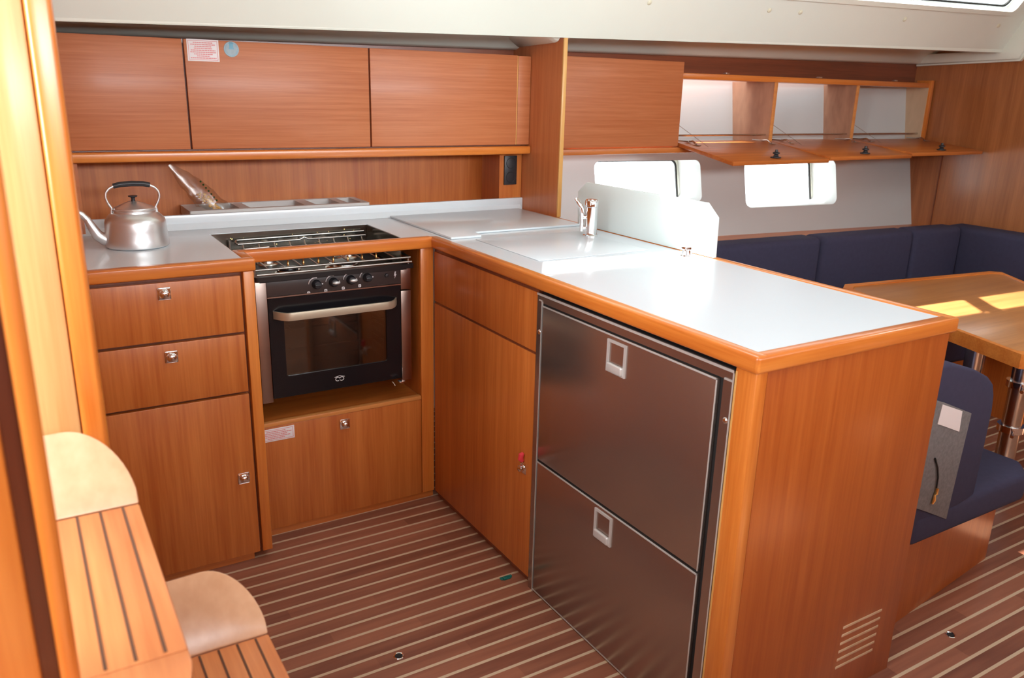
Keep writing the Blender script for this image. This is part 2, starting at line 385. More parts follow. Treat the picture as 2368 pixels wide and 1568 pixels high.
# ================================================================== GALLEY WALL LOCKER
YD = .405
t = thing('wall_locker', 'long wooden galley wall locker with three doors above the cooker', 'cabinet', (-.2, .5, 1.18))
BX(-1.08, .609, .425, .64, 1.18, 1.50).build('body', darkwood, t, smooth=False)
for a, b in ((-.982, -.646), (-.640, -.047), (-.041, .549)):
    BX(a, b, YD, YD+.018, 1.187, 1.514, bev=.0012).build('door', woodD, t)
BX(.554, .609, YD, YD+.018, 1.187, 1.512, bev=.0012).build('filler_panel', woodD, t)
BX(.5495, .5535, YD+.002, YD+.016, 1.187, 1.512).build('lipping', lippingZ, t, smooth=False)
BX(-1.02, .609, .388, .43, 1.152, 1.182, bev=.006, seg=3).build('light_rail', edgeX, t)
BX(-1.08, .609, .43, .64, 1.165, 1.18).build('bottom_panel', woodH, t, smooth=False)
# niche
struct(BX(-1.08, .56, .655, .67, .93, 1.18).build('wall_niche', woodV, smooth=False), 'wood back wall of the recess behind the worktop')
struct(MB().prism([(.508, .455), (.609, .455), (.609, .655), (.54, .655)], XY, .93, 1.166).build('wall_niche_end', woodV, smooth=False), 'wood end block of the recess')
struct(BX(-1.02, -.968, .43, .655, .93, 1.166).build('wall_niche_left', woodV, smooth=False))
# socket
t = thing('power_socket', 'black double power socket on the wood beside the divider', 'socket', (.555, .455, 1.087))
BX(.527, .584, .447, .455, 1.029, 1.142, bev=.002).build('cover_plate', blackp, t)
for zz in (1.058, 1.113):
    MB().lathe([(.0001, -.002), (.017, -.002), (.019, .0), (.021, .001), (.022, -.001)], (.5555, .447, zz), 'Y', 24).build('outlet', darkgap, t)
# label
def notice(name, label, x0, x1, z0, z1, y, rows, group=None):
    t = thing(name, label, 'label', ((x0+x1)/2, y, (z0+z1)/2))
    BX(x0, x1, y-.0012, y, z0, z1, bev=.0003).build('paper', paper, t)
    m = MB(); e = .004
    for a in ((x0+e, x1-e, z1-e-.0012, z1-e), (x0+e, x1-e, z0+e, z0+e+.0012), (x0+e, x0+e+.0012, z0+e, z1-e), (x1-e-.0012, x1-e, z0+e, z1-e)):
        m.box(a[0], a[1], y-.0018, y-.0012, a[2], a[3])
    m.build('border', redink, t, smooth=False)
    m = MB(); n = len(rows); hh = (z1-z0-2*e-.006)/n
    for i, wd in enumerate(rows):
        zc_ = z1-e-.003-hh*(i+.5); xc = (x0+x1)/2; full = (x1-x0-.018)*wd; x = xc-full/2
        while x < xc+full/2:
            l = min(random.uniform(.003, .009), xc+full/2-x)
            m.box(x, x+l, y-.0018, y-.0012, zc_-hh*.27, zc_+hh*.27); x += l+.0011
    m.build('print', redink, t, smooth=False)
    return t
notice('notice_label', 'white notice with red print at the top corner of the middle locker door', -.632, -.538, 1.451, 1.515, YD, [.75, .95, .65, .7, .95, 1, .72, .5, 1])
t = thing('round_sticker', 'small round pale blue sticker beside the red printed notice', 'sticker', (-.5, YD, 1.492))
MB().lathe([(.0001, .0012), (.0225, .0012), (.0235, 0)], (-.5, YD, 1.49), 'Y', 32).build('disc', greyblue, t)
m = MB()
for k in range(22):
    a = 2*PI*k/22; m.box(-.5+.0185*math.cos(a)-.0012, -.5+.0185*math.cos(a)+.0012, YD-.0018, YD-.0012, 1.49+.0185*math.sin(a)-.0012, 1.49+.0185*math.sin(a)+.0012)
m.box(-.506, -.494, YD-.0018, YD-.0012, 1.494, 1.510); m.box(-.508, -.492, YD-.0018, YD-.0012, 1.490, 1.493)
m.build('emblem', blueink, t, smooth=False)

# ================================================================== WORKTOP
t = thing('worktop', 'white L-shaped galley worktop with orange wood rim and white upstand', 'worktop', (0, 0, .9))
wp = [(-1.07, -.092), (-.628, -.092), (-.628, .325), (-.100, .325), (-.100, .018), (.018, .018), (.018, -1.357), (.588, -1.357), (.588, .44), (-1.07, .44)]
MB().prism(wp, XY, .895, H).build('surface', white, t, smooth=False)
BX(-1.07, .6, .44, .655, .90, .928).build('rear_shelf', woodH, t, smooth=False)
m = BX(-1.07, .6105, .441, .456, .928, .977, bev=.002)
m.prism([(.425, .9305), (.441, .9305), (.441, .95)], YZ, -1.07, .6)
m.build('upstand', white, t)
rim = MB().box(-.012, .019, -1.387, .012, .896, .932, bev=.007, seg=3)
rim.build('edge_rim', edgeY, t)
MB().box(-.011, .623, -1.388, -1.356, .8965, .9315, bev=.007, seg=3).build('edge_rim', edgeX, t)
MB().box(.588, .622, -1.386, .44, .8962, .9318, bev=.007, seg=3).build('edge_rim', edgeY, t)
BX(-1.07, -.598, -.122, -.091, .897, .932, bev=.006, seg=3).build('edge_rim', edgeX, t)
BX(-.629, -.598, -.12, .03, .8965, .9317, bev=.006, seg=3).build('edge_rim', edgeY, t)
BX(-.62, -.005, -.010, .024, .8955, .9325, bev=.007, seg=3).build('fiddle_rail', edgeX, t)['label'] = 'wood bar across the front of the cooker opening'
# lids
lid = MB().prism([(.03, -.066), (.14, -.066), (.152, -.002), (.582, -.002), (.582, .425), (.03, .425)], XY, H+.0005, H+.0075, bev=.0015)
tag(lid.build('icebox_lid', white), 'raised white lid let into the worktop corner beside the divider', 'lid')
m = MB().box(.10, .50, -.47, -.10, H+.0004, H+.0022, bev=.0005)
tag(m.build('sink_cover', white), 'flush white cover in the worktop in front of the tap', 'cover')
# splash guard
bp = [(.03, .9325), (.036, 1.048), (-.012, 1.085), (-.606, 1.088), (-.652, 1.05), (-.655, .9325)]
tag(MB().prism(bp, YZ, .590, .602, bev=.0012).build('splash_guard', board_white), 'upright white board with clipped corners on the peninsula edge', 'splash board')
# tap
t = thing('tap', 'chrome folding tap standing on the worktop beside the white board', 'tap', (.47, -.2, H))
MB().lathe([(.0001, 0), (.026, 0), (.026, .006), (.0215, .009), (.0205, .02), (.0205, .098), (.0225, .1), (.0225, .118), (.019, .124), (.0001, .125)], (.478, -.2, H+.0005), 'Z', 28).build('body', chrome, t)
MB().tube([(.447, -.19, H+.02), (.447, -.19, H+.075), (.445, -.188, H+.095), (.434, -.178, H+.118), (.43, -.174, H+.126)], [.007, .008, .0085, .009, .007], 12).build('spout', chrome, t)
for zz in (.025, .06): BX(.447, .478, -.2, -.186, H+zz, H+zz+.01, bev=.002).build('bracket', chrome, t)
t = thing('drain_knob', 'short chrome fitting on the sunlit worktop at the end of the white board', 'fitting', (.535, -.6, H))
MB().lathe([(.0001, 0), (.02, 0), (.02, .005), (.015, .008), (.014, .022), (.017, .026), (.016, .032), (.0001, .034)], (.535, -.6, H), 'Z', 24).build('body', chrome, t)

# ---- tray behind upstand
tp = rrect(-.655, -.03, .468, .64, .006, 3)
hs = [rrect(-.60, -.49, .49, .62, .006, 3), rrect(-.455, -.265, .49, .62, .006, 3), rrect(-.225, -.135, .49, .62, .006, 3), rrect(-.105, -.055, .49, .62, .006, 3)]
t = thing('storage_rack', 'pale grey slotted rack standing behind the worktop upstand', 'rack', (-.34, .55, .93))
MB().plate(tp, hs, XY, .955, .984).build('frame', greyw, t, angle=30)
for x in (-.645, -.47, -.245, -.12, -.045): BX(x-.006, x+.006, .48, .63, .929, .9555).build('divider', greyw, t, smooth=False)
# ---- plastic bag
t = thing('cellophane_bag', 'crumpled clear bag with yellow contents leaning in the rack', 'bag', (-.52, .55, .93))
p0 = Vector((-.525, .545, .945)); ax = Vector((-.165, .05, .185)).normalized(); sidev = Vector((.72, 0, .62)).normalized()
sidev = (sidev-ax*sidev.dot(ax)).normalized(); nv = ax.cross(sidev)
b2 = bmesh.new(); rings = []
for i in range(14):
    s = i/13; l = s*.245; wd = (.034*math.sin(PI*min(1, .35+s*.62)))**1*(1 if s < .8 else 1-.55*(s-.8)/.2)+.006; th = wd*(.6-.4*s)
    rings.append([b2.verts.new(p0+ax*l+sidev*wd*math.cos(2*PI*k/16)*(1+random.uniform(-.12, .12))+nv*th*math.sin(2*PI*k/16)*(1+random.uniform(-.25, .25))) for k in range(16)])
for a, c in zip(rings, rings[1:]):
    for k in range(16): b2.faces.new((a[k], a[(k+1) % 16], c[(k+1) % 16], c[k]))
b2.faces.new(rings[0][::-1]); mm = MB(); mm.add(b2); mm.build('film', film, t)
m = MB()
for k in range(60):
    s = random.uniform(.02, .12); q = p0+ax*s+sidev*random.uniform(-.010, .010)+nv*random.uniform(-.008, .008); r = random.uniform(.003, .006)
    m.lathe([(.0001, -r), (r*.9, -r*.3), (r, r*.3), (.0001, r)], q, 'Z', 7)
m.build('contents', yellow, t)
m = MB()
for sg in (-1, 1):
    for k in range(7):
        s = .012+.013*k if sg > 0 else .01+.009*k
        q = p0+ax*(s+(.05 if sg > 0 else 0))+sidev*sg*(.021+.0015*k)-nv*.004
        m.lathe([(.0001, -.004), (.0035, 0), (.0001, .004)], q, 'Y', 7)
m.build('print', green, t)

# ---- kettle
kx, ky = -.851, .205
t = thing('kettle', 'aluminium kettle with black grip on the left worktop', 'kettle', (kx, ky, H))
z = H
MB().lathe([(.0001, .0), (.080, .0), (.0855, .004), (.0865, .012), (.0845, .022), (.0825, .05), (.0815, .07), (.079, .080), (.071, .090), (.062, .096), (.0575, .099), (.0565, .104), (.059, .106), (.059, .109), (.0545, .1095)], (kx, ky, z), 'Z', 48).build('body', alu, t)
MB().lathe([(.0555, .108), (.054, .112), (.042, .117), (.026, .124), (.014, .129), (.0001, .130)], (kx, ky, z), 'Z', 40).build('lid', alu, t)
MB().lathe([(.0001, .128), (.006, .129), (.005, .137), (.006, .140), (.012, .142), (.0125, .145), (.0001, .147)], (kx, ky, z), 'Z', 20).build('lid_knob', blackp, t)
MB().tube([(kx-.070, ky, z+.024), (kx-.086, ky, z+.026), (kx-.102, ky, z+.038), (kx-.114, ky, z+.062), (kx-.124, ky, z+.084), (kx-.136, ky, z+.099), (kx-.146, ky, z+.104)], [.019, .018, .0155, .0125, .0095, .0085, .0095], 16).build('spout', alu, t)
hp = []
for sg in (-1, 1):
    hp.append([(kx+sg*x_, ky, z+z_) for x_, z_ in ((.062, .086), (.060, .104), (.058, .112), (.066, .126), (.071, .142), (.069, .156), (.060, .167), (.047, .1735), (.03, .176))])
for pts in hp:
    sm = []
    for i in range(len(pts)-1):
        for q in range(4):
            a, b_ = Vector(pts[i]), Vector(pts[i+1]); sm.append(a.lerp(b_, q/4))
    sm.append(Vector(pts[-1]))
    sm2 = [sm[0]]+[(sm[i-1]+sm[i]*2+sm[i+1])/4 for i in range(1, len(sm)-1)]+[sm[-1]]
    MB().tube(sm2, .0033, 10).build('handle_wire', alu, t)
MB().tube([(kx-.048, ky, z+.1735), (kx-.03, ky, z+.1775), (kx, ky, z+.179), (kx+.03, ky, z+.1775), (kx+.048, ky, z+.1735)], [.0072, .0078, .008, .0078, .0072], 14).build('grip', blackp, t)
for sg in (-1, 1):
    BX(kx+sg*.0625-.006, kx+sg*.0625+.006, ky-.008, ky+.008, z+.082, z+.093, bev=.002).build('bracket', alu, t)

# ================================================================== BASE CABINETS
def knob(x, y, z_, parent, axis='Y', label=None):
    s = .0165
    if axis == 'Y':
        p = BX(x-s, x+s, y-.004, y, z_-s, z_+s, bev=.0025).build('knob', chrome, parent)
        MB().lathe([(.0001, .014), (.006, .0135), (.0095, .011), (.0105, .004), (.0125, .003), (.0125, 0)], (x, y-.004, z_), 'Y', 24).build('push_button', chrome, p)
    else:
        p = BX(x-.004, x, y-s, y+s, z_-s, z_+s, bev=.0025).build('knob', chrome, parent)
        MB().lathe([(.0001, .014), (.006, .0135), (.0095, .011), (.0105, .004), (.0125, .003), (.0125, 0)], (x-.004, y, z_), 'X', 24).build('push_button', chrome, p)
    return p
YA = -.114
t = thing('drawer_cabinet', 'base cabinet under the kettle with two drawers above a door', 'cabinet', (-.83, .15, 0))
BX(-1.065, -.606, YA+.022, .42, .03, .895).build('body', darkwood, t, smooth=False)
for a, b in ((.7265, .886), (.5495, .7185)):
    d = BX(-1.065, -.6405, YA, YA+.018, a, b, bev=.0015).build('drawer', woodV, t)
    knob(-.838 if a > .6 else -.836, YA, .857 if a > .6 else .682, d)
d = BX(-1.065, -.6405, YA, YA+.018, .03, .5415, bev=.0015).build('door', woodV, t)
knob(-.673, YA, .284, d)
BX(-.633, -.603, YA, .01, .028, .8965, bev=.003).build('stile', edgeZ, t)
BX(-1.065, -.655, -.095, .4, 0, .03).build('kickboard', woodH, t, smooth=False)

t = thing('cooker_cabinet', 'wooden cooker bay with a deep drawer front below the oven', 'cabinet', (-.3, .2, 0))
d = BX(-.602, -.0485, 0, .018, .027, .378, bev=.0015).build('drawer', woodV, t)
knob(-.321, 0, .343, d)
BX(-.602, -.0485, -.002, .02, .3785, .392, bev=.002).build('lipping', lippingX, t)
BX(-.602, -.047, .02, .44, .372, .386).build('shelf', woodH, t, smooth=False)
BX(-.0465, -.001, 0, .02, .027, .8955, bev=.0015).build('stile', edgeZ, t)
BX(-.0465, -.03, .02, .44, .386, .894).build('side_panel', woodV, t, smooth=False)
BX(-.602, -.59, .012, .44, .386, .894).build('side_panel', woodV, t, smooth=False)
BX(-.59, -.047, .40, .415, .386, .90).build('back_panel', woodV, t, smooth=False)
BX(-.602, 0, .012, .03, 0, .03).build('kickboard', woodH, t, smooth=False)
# stainless lining of the worktop cut-out
t = thing('cutout_lining', 'stained steel lining round the worktop opening behind the hob', 'metal lining', (-.36, .32, .9))
m = BX(-.624, -.104, .321, .324, .84, .9285); m.box(-.1035, -.1005, .03, .324, .84, .9285); m.box(-.6275, -.6245, .03, .324, .84, .9285)
m.build('steel_plate', darksteel, t, smooth=False)
m = MB()
for k in range(26):
    x = random.uniform(-.58, -.13); zz = random.uniform(.87, .918); r = random.uniform(.0012, .003)
    m.lathe([(.0001, .0015), (r, .0008), (r*1.1, 0)], (x, .321, zz), 'Y', 8)
m.build('grease_spots', brass, t)['kind'] = 'stuff'
notice('maintenance_label', 'white label with red print below the oven at the left stile', -.600, -.485, .330, .372, 0, [.6, 1, .7, .9, .55])

# ---- cooker
Y0 = .02
t = thing('gas_cooker', 'black and brown gimballed gas cooker with oven under the wood bar', 'cooker', (-.32, .2, .45))
m = BX(-.568, -.560, Y0+.02, .36, .455, .836); m.box(-.083, -.075, Y0+.02, .36, .455, .836); m.box(-.56, -.083, .352, .36, .455, .836); m.box(-.56, -.083, Y0+.03, .352, .455, .466); m.box(-.56, -.083, Y0+.02, .352, .786, .83)
m.build('body', pillarm, t, smooth=False)
BX(-.571, -.5375, Y0, Y0+.03, .449, .836, bev=.002).build('side_panel', pillarm, t)
m = BX(-.108, -.0725, Y0, Y0+.03, .449, .758, bev=.002); m.box(-.108, -.0725, Y0, Y0+.03, .762, .836, bev=.002); m.build('side_panel', pillarm, t)
m = BX(-.537, -.1085, Y0+.001, Y0+.02, .783, .834, bev=.001); m.build('control_panel', ctrl, t)
BX(-.537, -.1085, Y0-.001, Y0+.02, .7785, .7825).build('trim_strip', pillarm, t, smooth=False)
door = MB().plate([(-.536, .460), (-.110, .460), (-.110, .777), (-.536, .777)], [rrect(-.492, -.160, .527, .712, .006, 3)], XZ, Y0, Y0+.022).build('oven_door', black, t)
MB().plate(rrect(-.493, -.159, .526, .713, .006, 3), [], XZ, Y0+.004, Y0+.008).build('door_glass', ovenglass, door, smooth=False)
hnd = []
for k in range(25):
    s = k/24; x = -.523+.398*s; c = min(1, min(s, 1-s)/.10); dy = math.sin(c*PI/2)*.042
    hnd.append((x, Y0-dy, .727))
b2 = bmesh.new(); rg = []
for p in hnd:
    rg.append([b2.verts.new((p[0], p[1]+dy_, p[2]+dz_)) for dy_, dz_ in ((-.004, -.012), (-.006, 0), (-.004, .012), (.003, .012), (.003, -.012))])
for a, c in zip(rg, rg[1:]):
    for k in range(5): b2.faces.new((a[k], a[(k+1) % 5], c[(k+1) % 5], c[k]))
b2.faces.new(rg[0]); b2.faces.new(rg[-1][::-1]); bmesh.ops.recalc_face_normals(b2, faces=b2.faces)
m = MB(); m.add(b2); m.build('handle', champagne, door)
m = MB()
for a0, a1, cx, r in ((.3, 5.2, -.331, .008), (-2.6, 2.6, -.318, .008)):
    m.tube([(cx+r*math.cos(a0+(a1-a0)*k/12)*.9, Y0-.0008, .492+r*.75*math.sin(a0+(a1-a0)*k/12)) for k in range(13)], .0011, 6)
m.tube([(-.341, Y0-.0008, .499), (-.325, Y0-.0008, .5025), (-.308, Y0-.0008, .498)], .001, 6)
m.build('emblem', markm, door)
# inside of oven: rack
m = MB()
for zz in (.60, .665):
    for x in [-.54+.02*k for k in range(23)]: m.tube([(x, .06, zz), (x, .34, zz)], .0012, 5)
    m.tube([(-.555, .06, zz), (-.09, .06, zz)], .002, 6); m.tube([(-.555, .34, zz), (-.09, .34, zz)], .002, 6)
m.build('oven_rack', chrome, t)
m = MB()
for k in range(10): m.box(-.088, -.083, .09, .33, .50+.026*k, .506+.026*k)
m.build('rack_support', champagne, t, smooth=False)
# knobs
for i, (x, zz) in enumerate(((-.386, .808), (-.332, .810), (-.276, .812), (-.222, .814))):
    kb = MB().lathe([(.0001, .016), (.010, .0155), (.013, .012), (.0145, 0)], (x, Y0+.001, zz), 'Y', 28).build('burner_knob', blackp, t)
    if i in (1, 2):
        b2 = bmesh.new(); bmesh.ops.create_uvsphere(b2, u_segments=16, v_segments=10, radius=1)
        m = MB(); m.add(b2, Matrix.Translation((x+.004, Y0-.016, zz)) @ Matrix.Diagonal((.0125, .006, .0055, 1))); m.build('lever', silver, kb)
    else:
        BX(x-.010, x+.010, Y0-.021, Y0-.012, zz-.004, zz+.004, bev=.002).build('lever', blackp, kb)
    m = MB(); arc = []
    pts = [(x-.004+.021*math.cos(a), Y0-.0012, zz+.001+.021*math.sin(a)) for a in [math.radians(175-11*k) for k in range(10)]]
    m.tube(pts, [.0010+.00022*k for k in range(10)], 6); m.build('scale_marking', markm, t); m = MB()
    m.lathe([(.0001, .001), (.0022, .001), (.0022, 0)], (x+.019, Y0+.0008, zz), 'Y', 12); m.build('off_marking', markm, t); m = MB()
    m.plate(rrect(x-.030, x-.021, zz-.029, zz-.020, .002, 2), [rrect(x-.0278, x-.0232, zz-.0268, zz-.0222, .001, 2)], XZ, Y0-.0004, Y0+.001)
    m.lathe([(.0001, .001), (.001, .001), (.001, 0)], (x-.0255, Y0+.0008, zz-.0245), 'Y', 8)
    m.build('position_marking', markm, t)
MB().lathe([(.0001, .006), (.006, .005), (.007, 0)], (-.156, Y0+.001, .814), 'Y', 20).build('igniter_button', blackp, t)
m = MB().prism([(-.128, .824), (-.124, .824), (-.126, .816), (-.1225, .816), (-.129, .802), (-.1275, .811), (-.131, .811)], XZ, Y0-.0003, Y0+.001); m.build('igniter_symbol', markm, t, smooth=False)
# hob
m = MB().plate(rrect(-.575, -.070, -.005, .36, .012, 4), [rrect(-.555, -.09, .02, .34, .02, 4)], XY, .836, .850)
m.box(-.557, -.088, .018, .342, .828, .836)
m.build('hob_tray', tray, t)
for x, yy, r in ((-.45, .085, .036), (-.265, .11, .048), (-.47, .25, .03), (-.20, .26, .036)):
    bn = MB().lathe([(r*1.25, 0), (r*1.2, .003), (r, .006), (r*.96, .012), (.0001, .013)], (x, yy, .836), 'Z', 30).build('burner', steel, t)
    MB().lathe([(.0001, .020), (r*.75, .019), (r*.8, .015), (r*.78, .012)], (x, yy, .836), 'Z', 30).build('burner_cap', black, bn)
m = MB()
zr = .872
for yy, z_ in ((-.004, zr), (-.016, .860), (.305, zr)):
    m.tube([(-.572, yy, z_), (-.085, yy, z_)], .0032, 8)
m.tube([(-.55, .290, .897), (-.35, .290, .899), (-.335, .290, .906), (-.32, .290, .899), (-.12, .290, .899)], .0032, 8)
m.tube([(-.55, .305, .908), (-.12, .305, .911)], .0032, 8)
m.tube([(-.55, .290, .897), (-.556, .297, .902), (-.55, .305, .908)], .0032, 8)
for k in range(10):
    x = -.535+.05*k
    m.tube([(x, -.004, zr), (x, .02, zr+.002), (x, .28, zr+.012), (x, .290, .897)], .0022, 6)
m.tube([(-.572, -.004, zr), (-.572, .305, zr)], .003, 8); m.tube([(-.085, -.004, zr), (-.085, .305, zr)], .003, 8)
for x in (-.572, -.085): m.tube([(x, .01, .848), (x, .01, zr)], .003, 8); m.tube([(x, .30, .848), (x, .305, .908)], .003, 8)
m.tube([(-.545, .22, .893), (-.47, .22, .895), (-.465, .2, .88)], .003, 8)
m.build('pan_grate', rodsteel, t)
for k in range(7):
    x = -.474+.0462*k
    MB().lathe([(.0001, 0), (.0032, .001), (.0038, .008), (.0024, .011), (.0032, .015), (.0001, .018)], (x, .004, zr+.0035), 'Z', 10).build('grate_stud', brass, t)
BX(-.552, -.535, -.002, .006, .842, .848, bev=.002).build('tray_clip', chrome, t)
m = MB().box(-.135, -.112, -.02, 0, .457, .462, bev=.001); m.tube([(-.145, Y0+.0, .452), (-.142, Y0-.01, .447), (-.14, Y0-.014, .441)], .002, 8)
m.build('door_latch', chrome, t)
for sx in (-.576, -.067):
    BX(min(sx, sx+(.0 if sx > -.3 else -.012))-.001, max(sx, sx+(.018 if sx > -.3 else 0))+.001, .16, .20, .72, .75).build('gimbal_pin', steel, t, smooth=False)

# ---- peninsula
t = thing('peninsula_cabinet', 'long wooden peninsula base with a tall door and plain end panel', 'cabinet', (.3, -.7, 0))
BX(.004, .608, -1.372, -1.36, .0, .8955).build('end_core', darkwood, t, smooth=False)
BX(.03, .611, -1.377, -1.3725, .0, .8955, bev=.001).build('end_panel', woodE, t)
BX(-.001, .03, -1.378, -1.325, .0, .8955, bev=.003).build('corner_post', edgeZ, t)
BX(-.0015, .002, -1.331, -1.3262, .0, .886).build('lipping', lippingZ, t, smooth=False)
BX(.596, .611, -1.36, .42, .0, .8955).build('back_panel', woodV, t, smooth=False)
BX(.004, .018, -.625, -.003, .02, .8955).build('carcass', darkwood, t, smooth=False)
BX(.0, .004, -.6215, -.004, .7195, .884, bev=.0015).build('false_front', woodV, t)
d = BX(-.0, .0042, -.6215, -.004, .0275, .7115, bev=.0015).build('door', woodV, t)
knob(0, -.58, .362, d, 'X')
BX(.014, .03, -.625, -.003, 0, .028).build('kickboard', darkwood, t, smooth=False)
vent = MB()
for k in range(6):
    zz = .197-.0222*k; vent.box(.397-.001*k, .541-.002*k, -1.3785, -1.377, zz-.0035, zz+.0035, bev=.0005)
vent.build('vent_slots', plypale, t)
tag(MB().tube([(-.006, -.582, .385), (-.012, -.582, .392), (-.010, -.582, .405), (-.004, -.582, .408)], [.006, .008, .008, .005], 10).build('red_tag', redp), 'small red plastic tag hanging above the peninsula door knob', 'tag')

t = thing('fridge', 'double drawer refrigerator with dark stainless fronts built into the peninsula', 'refrigerator', (.2, -.98, 0))
BX(.004, .55, -1.322, -.63, .02, .885).build('body', blackp, t, smooth=False)
MB().plate([(-1.325, .0), (-.627, .0), (-.627, .886), (-1.325, .886)], [[(-1.298, .012), (-.650, .012), (-.650, .862), (-1.298, .862)]], YZ, -.002, .004).build('surround', fridgem, t, smooth=False)
m = MB()
m.box(-.0045, -.0005, -1.325, -.627, .8805, .886); m.box(-.004, -.0005, -1.325, -1.3225, 0, .886)
m.box(-.004, -.0005, -.652, -.6485, 0, .866); m.box(-.004, -.0005, -.648, -.636, .866, .869)
m.box(-.004, -.0005, -1.323, -1.301, .861, .865); m.box(-.004, -.0005, -1.3, -.65, .006, .0095)
m.build('edge_trim', silver, t, smooth=False)
BX(.0035, .005, -1.298, -.650, .012, .862).build('gasket', darkgap, t, smooth=False)
for i, (a, b) in enumerate(((.424, .858), (.013, .417))):
    d = BX(-.006, .003, -1.286, -.6595, a, b, bev=.001).build('drawer', fridgem, t)
    m = BX(-.0075, -.005, -1.286, -.6595, b-.004, b, bev=.0006); m.box(-.0075, -.005, -1.286, -1.283, a, b, bev=.0006)
    m.build('drawer_edge', silver, d)
    yc = -.972 if i == 0 else -.962; zt = b-.012
    yo, yi, zb = .034, .0275, zt-.078
    h = MB().plate([(yc-yo, zb), (yc+yo, zb), (yc+yo, zt), (yc-yo, zt)], [[(yc-yi, zb+.008), (yc+yi, zb+.008), (yc+yi, zt-.006), (yc-yi, zt-.006)]], YZ, -.010, -.006).build('handle', silver, d)
    MB().box(-.016, -.006, yc-yi, yc+yi, zb+.002, zb+.024, bev=.004, seg=3).build('latch', silver, d)
for yy, zz in ((-1.313, .778), (-.640, .781)):
    MB().lathe([(.0001, .003), (.004, .0028), (.0065, .001), (.007, 0)], (-.002, yy, zz), 'X', 18).build('screw', chrome, t)

# ================================================================== SALOON LOCKERS
t = thing('saloon_locker', 'saloon wall locker with a closed door and three bays standing open', 'cabinet', (1.9, .5, 1.17))
BX(.632, 1.383, YD, YD+.018, 1.170, 1.521, bev=.0015).build('door', woodD, t)
BX(.628, 3.19, .398, .43, 1.142, 1.166, bev=.003).build('light_rail', woodH, t)
BX(.628, 3.19, .43, .60, 1.166, 1.18).build('bottom_panel', woodH, t, smooth=False)
BX(1.384, 3.165, .422, .60, 1.453, 1.478, bev=.003).build('top_panel', edgeX, t)
BX(.628, 1.384, .43, .531, 1.47, 1.49).build('top_panel', woodH, t, smooth=False)
for x in (1.375, 1.967, 2.560):
    BX(x, x+.021, .424, .70-.115*(x-1.97), 1.18, 1.453).build('partition', ply, t, smooth=False)
    BX(x, x+.021, .419, .424, 1.18, 1.453, bev=.001).build('lipping', lippingX, t)
BX(3.158, 3.172, .424, .56, 1.18, 1.453).build('end_panel', plypale, t, smooth=False)
BX(3.164, 3.19, .412, .50, 1.168, 1.492, bev=.003).build('end_cap', edgeZ, t)
for i, (x0, x1) in enumerate(((1.397, 1.966), (1.989, 2.559), (2.582, 3.157))):
    MB().tube([(x0, .444, 1.214), (x1, .444, 1.214)], .0045, 10).build('fiddle_bar', steel, t)
A = Vector((0, .412, 1.186)); T = Vector((0, .07, 1.140)); dv_ = (T-A).normalized(); nn = Vector((0, -dv_.z, dv_.y))
if nn.z < 0: nn = -nn
Ln = (T-A).length
for i, (x0, x1) in enumerate(((1.386, 1.976), (1.983, 2.573), (2.580, 3.168))):
    T = Vector((0, .07, 1.130+.008*i)); dv_ = (T-A).normalized(); nn = Vector((0, -dv_.z, dv_.y)); nn = nn if nn.z > 0 else -nn; Ln = (T-A).length
    fl_ = lambda u, v, w: (u, A.y+dv_.y*v+nn.y*w, A.z+dv_.z*v+nn.z*w)
    d = MB().prism([(x0, 0), (x1, 0), (x1, Ln), (x0, Ln)], fl_, -.016, 0, bev=.001).build('flap_door', woodH, t)
    xm = (x0+x1)/2+.0
    m = MB()
    m.lathe([(.0001, .0), (.022, .0), (.022, .004), (.012, .006), (.008, .014), (.015, .017), (.015, .022), (.007, .025), (.006, .034), (.0001, .035)], fl_(xm, Ln-.045, .001), 'Z', 18)
    m.box(xm-.028, xm+.028, fl_(xm, Ln-.045, 0)[1]-.006, fl_(xm, Ln-.045, 0)[1]+.006, fl_(xm, Ln-.045, 0)[2], fl_(xm, Ln-.045, .003)[2], bev=.001)
    m.build('latch', blackp, d)
    for xh in (x0+.06, x1-.06):
        m = BX(xh-.008, xh+.008, .40, .47, 1.187, 1.193, bev=.001)
        m.tube([fl_(xh, .0, .006), fl_(xh, .03, .012), fl_(xh, .055, .003)], .004, 8)
        m.box(xh-.014, xh+.014, fl_(xh, .06, 0)[1]-.012, fl_(xh, .06, 0)[1]+.012, fl_(xh, .06, .0005)[2], fl_(xh, .06, .003)[2])
        m.build('hinge', steel, d)
    MB().tube([(x0+.008, .43, 1.262), fl_(x0+.09, .10, .002)], .0009, 5).build('stay_wire', steel, d)
m = MB()
for x in (1.66, 2.28, 2.87): m.box(x-.012, x+.012, .421, .44, 1.4785, 1.486, bev=.001)
m.build('catch_plate', steel, t)

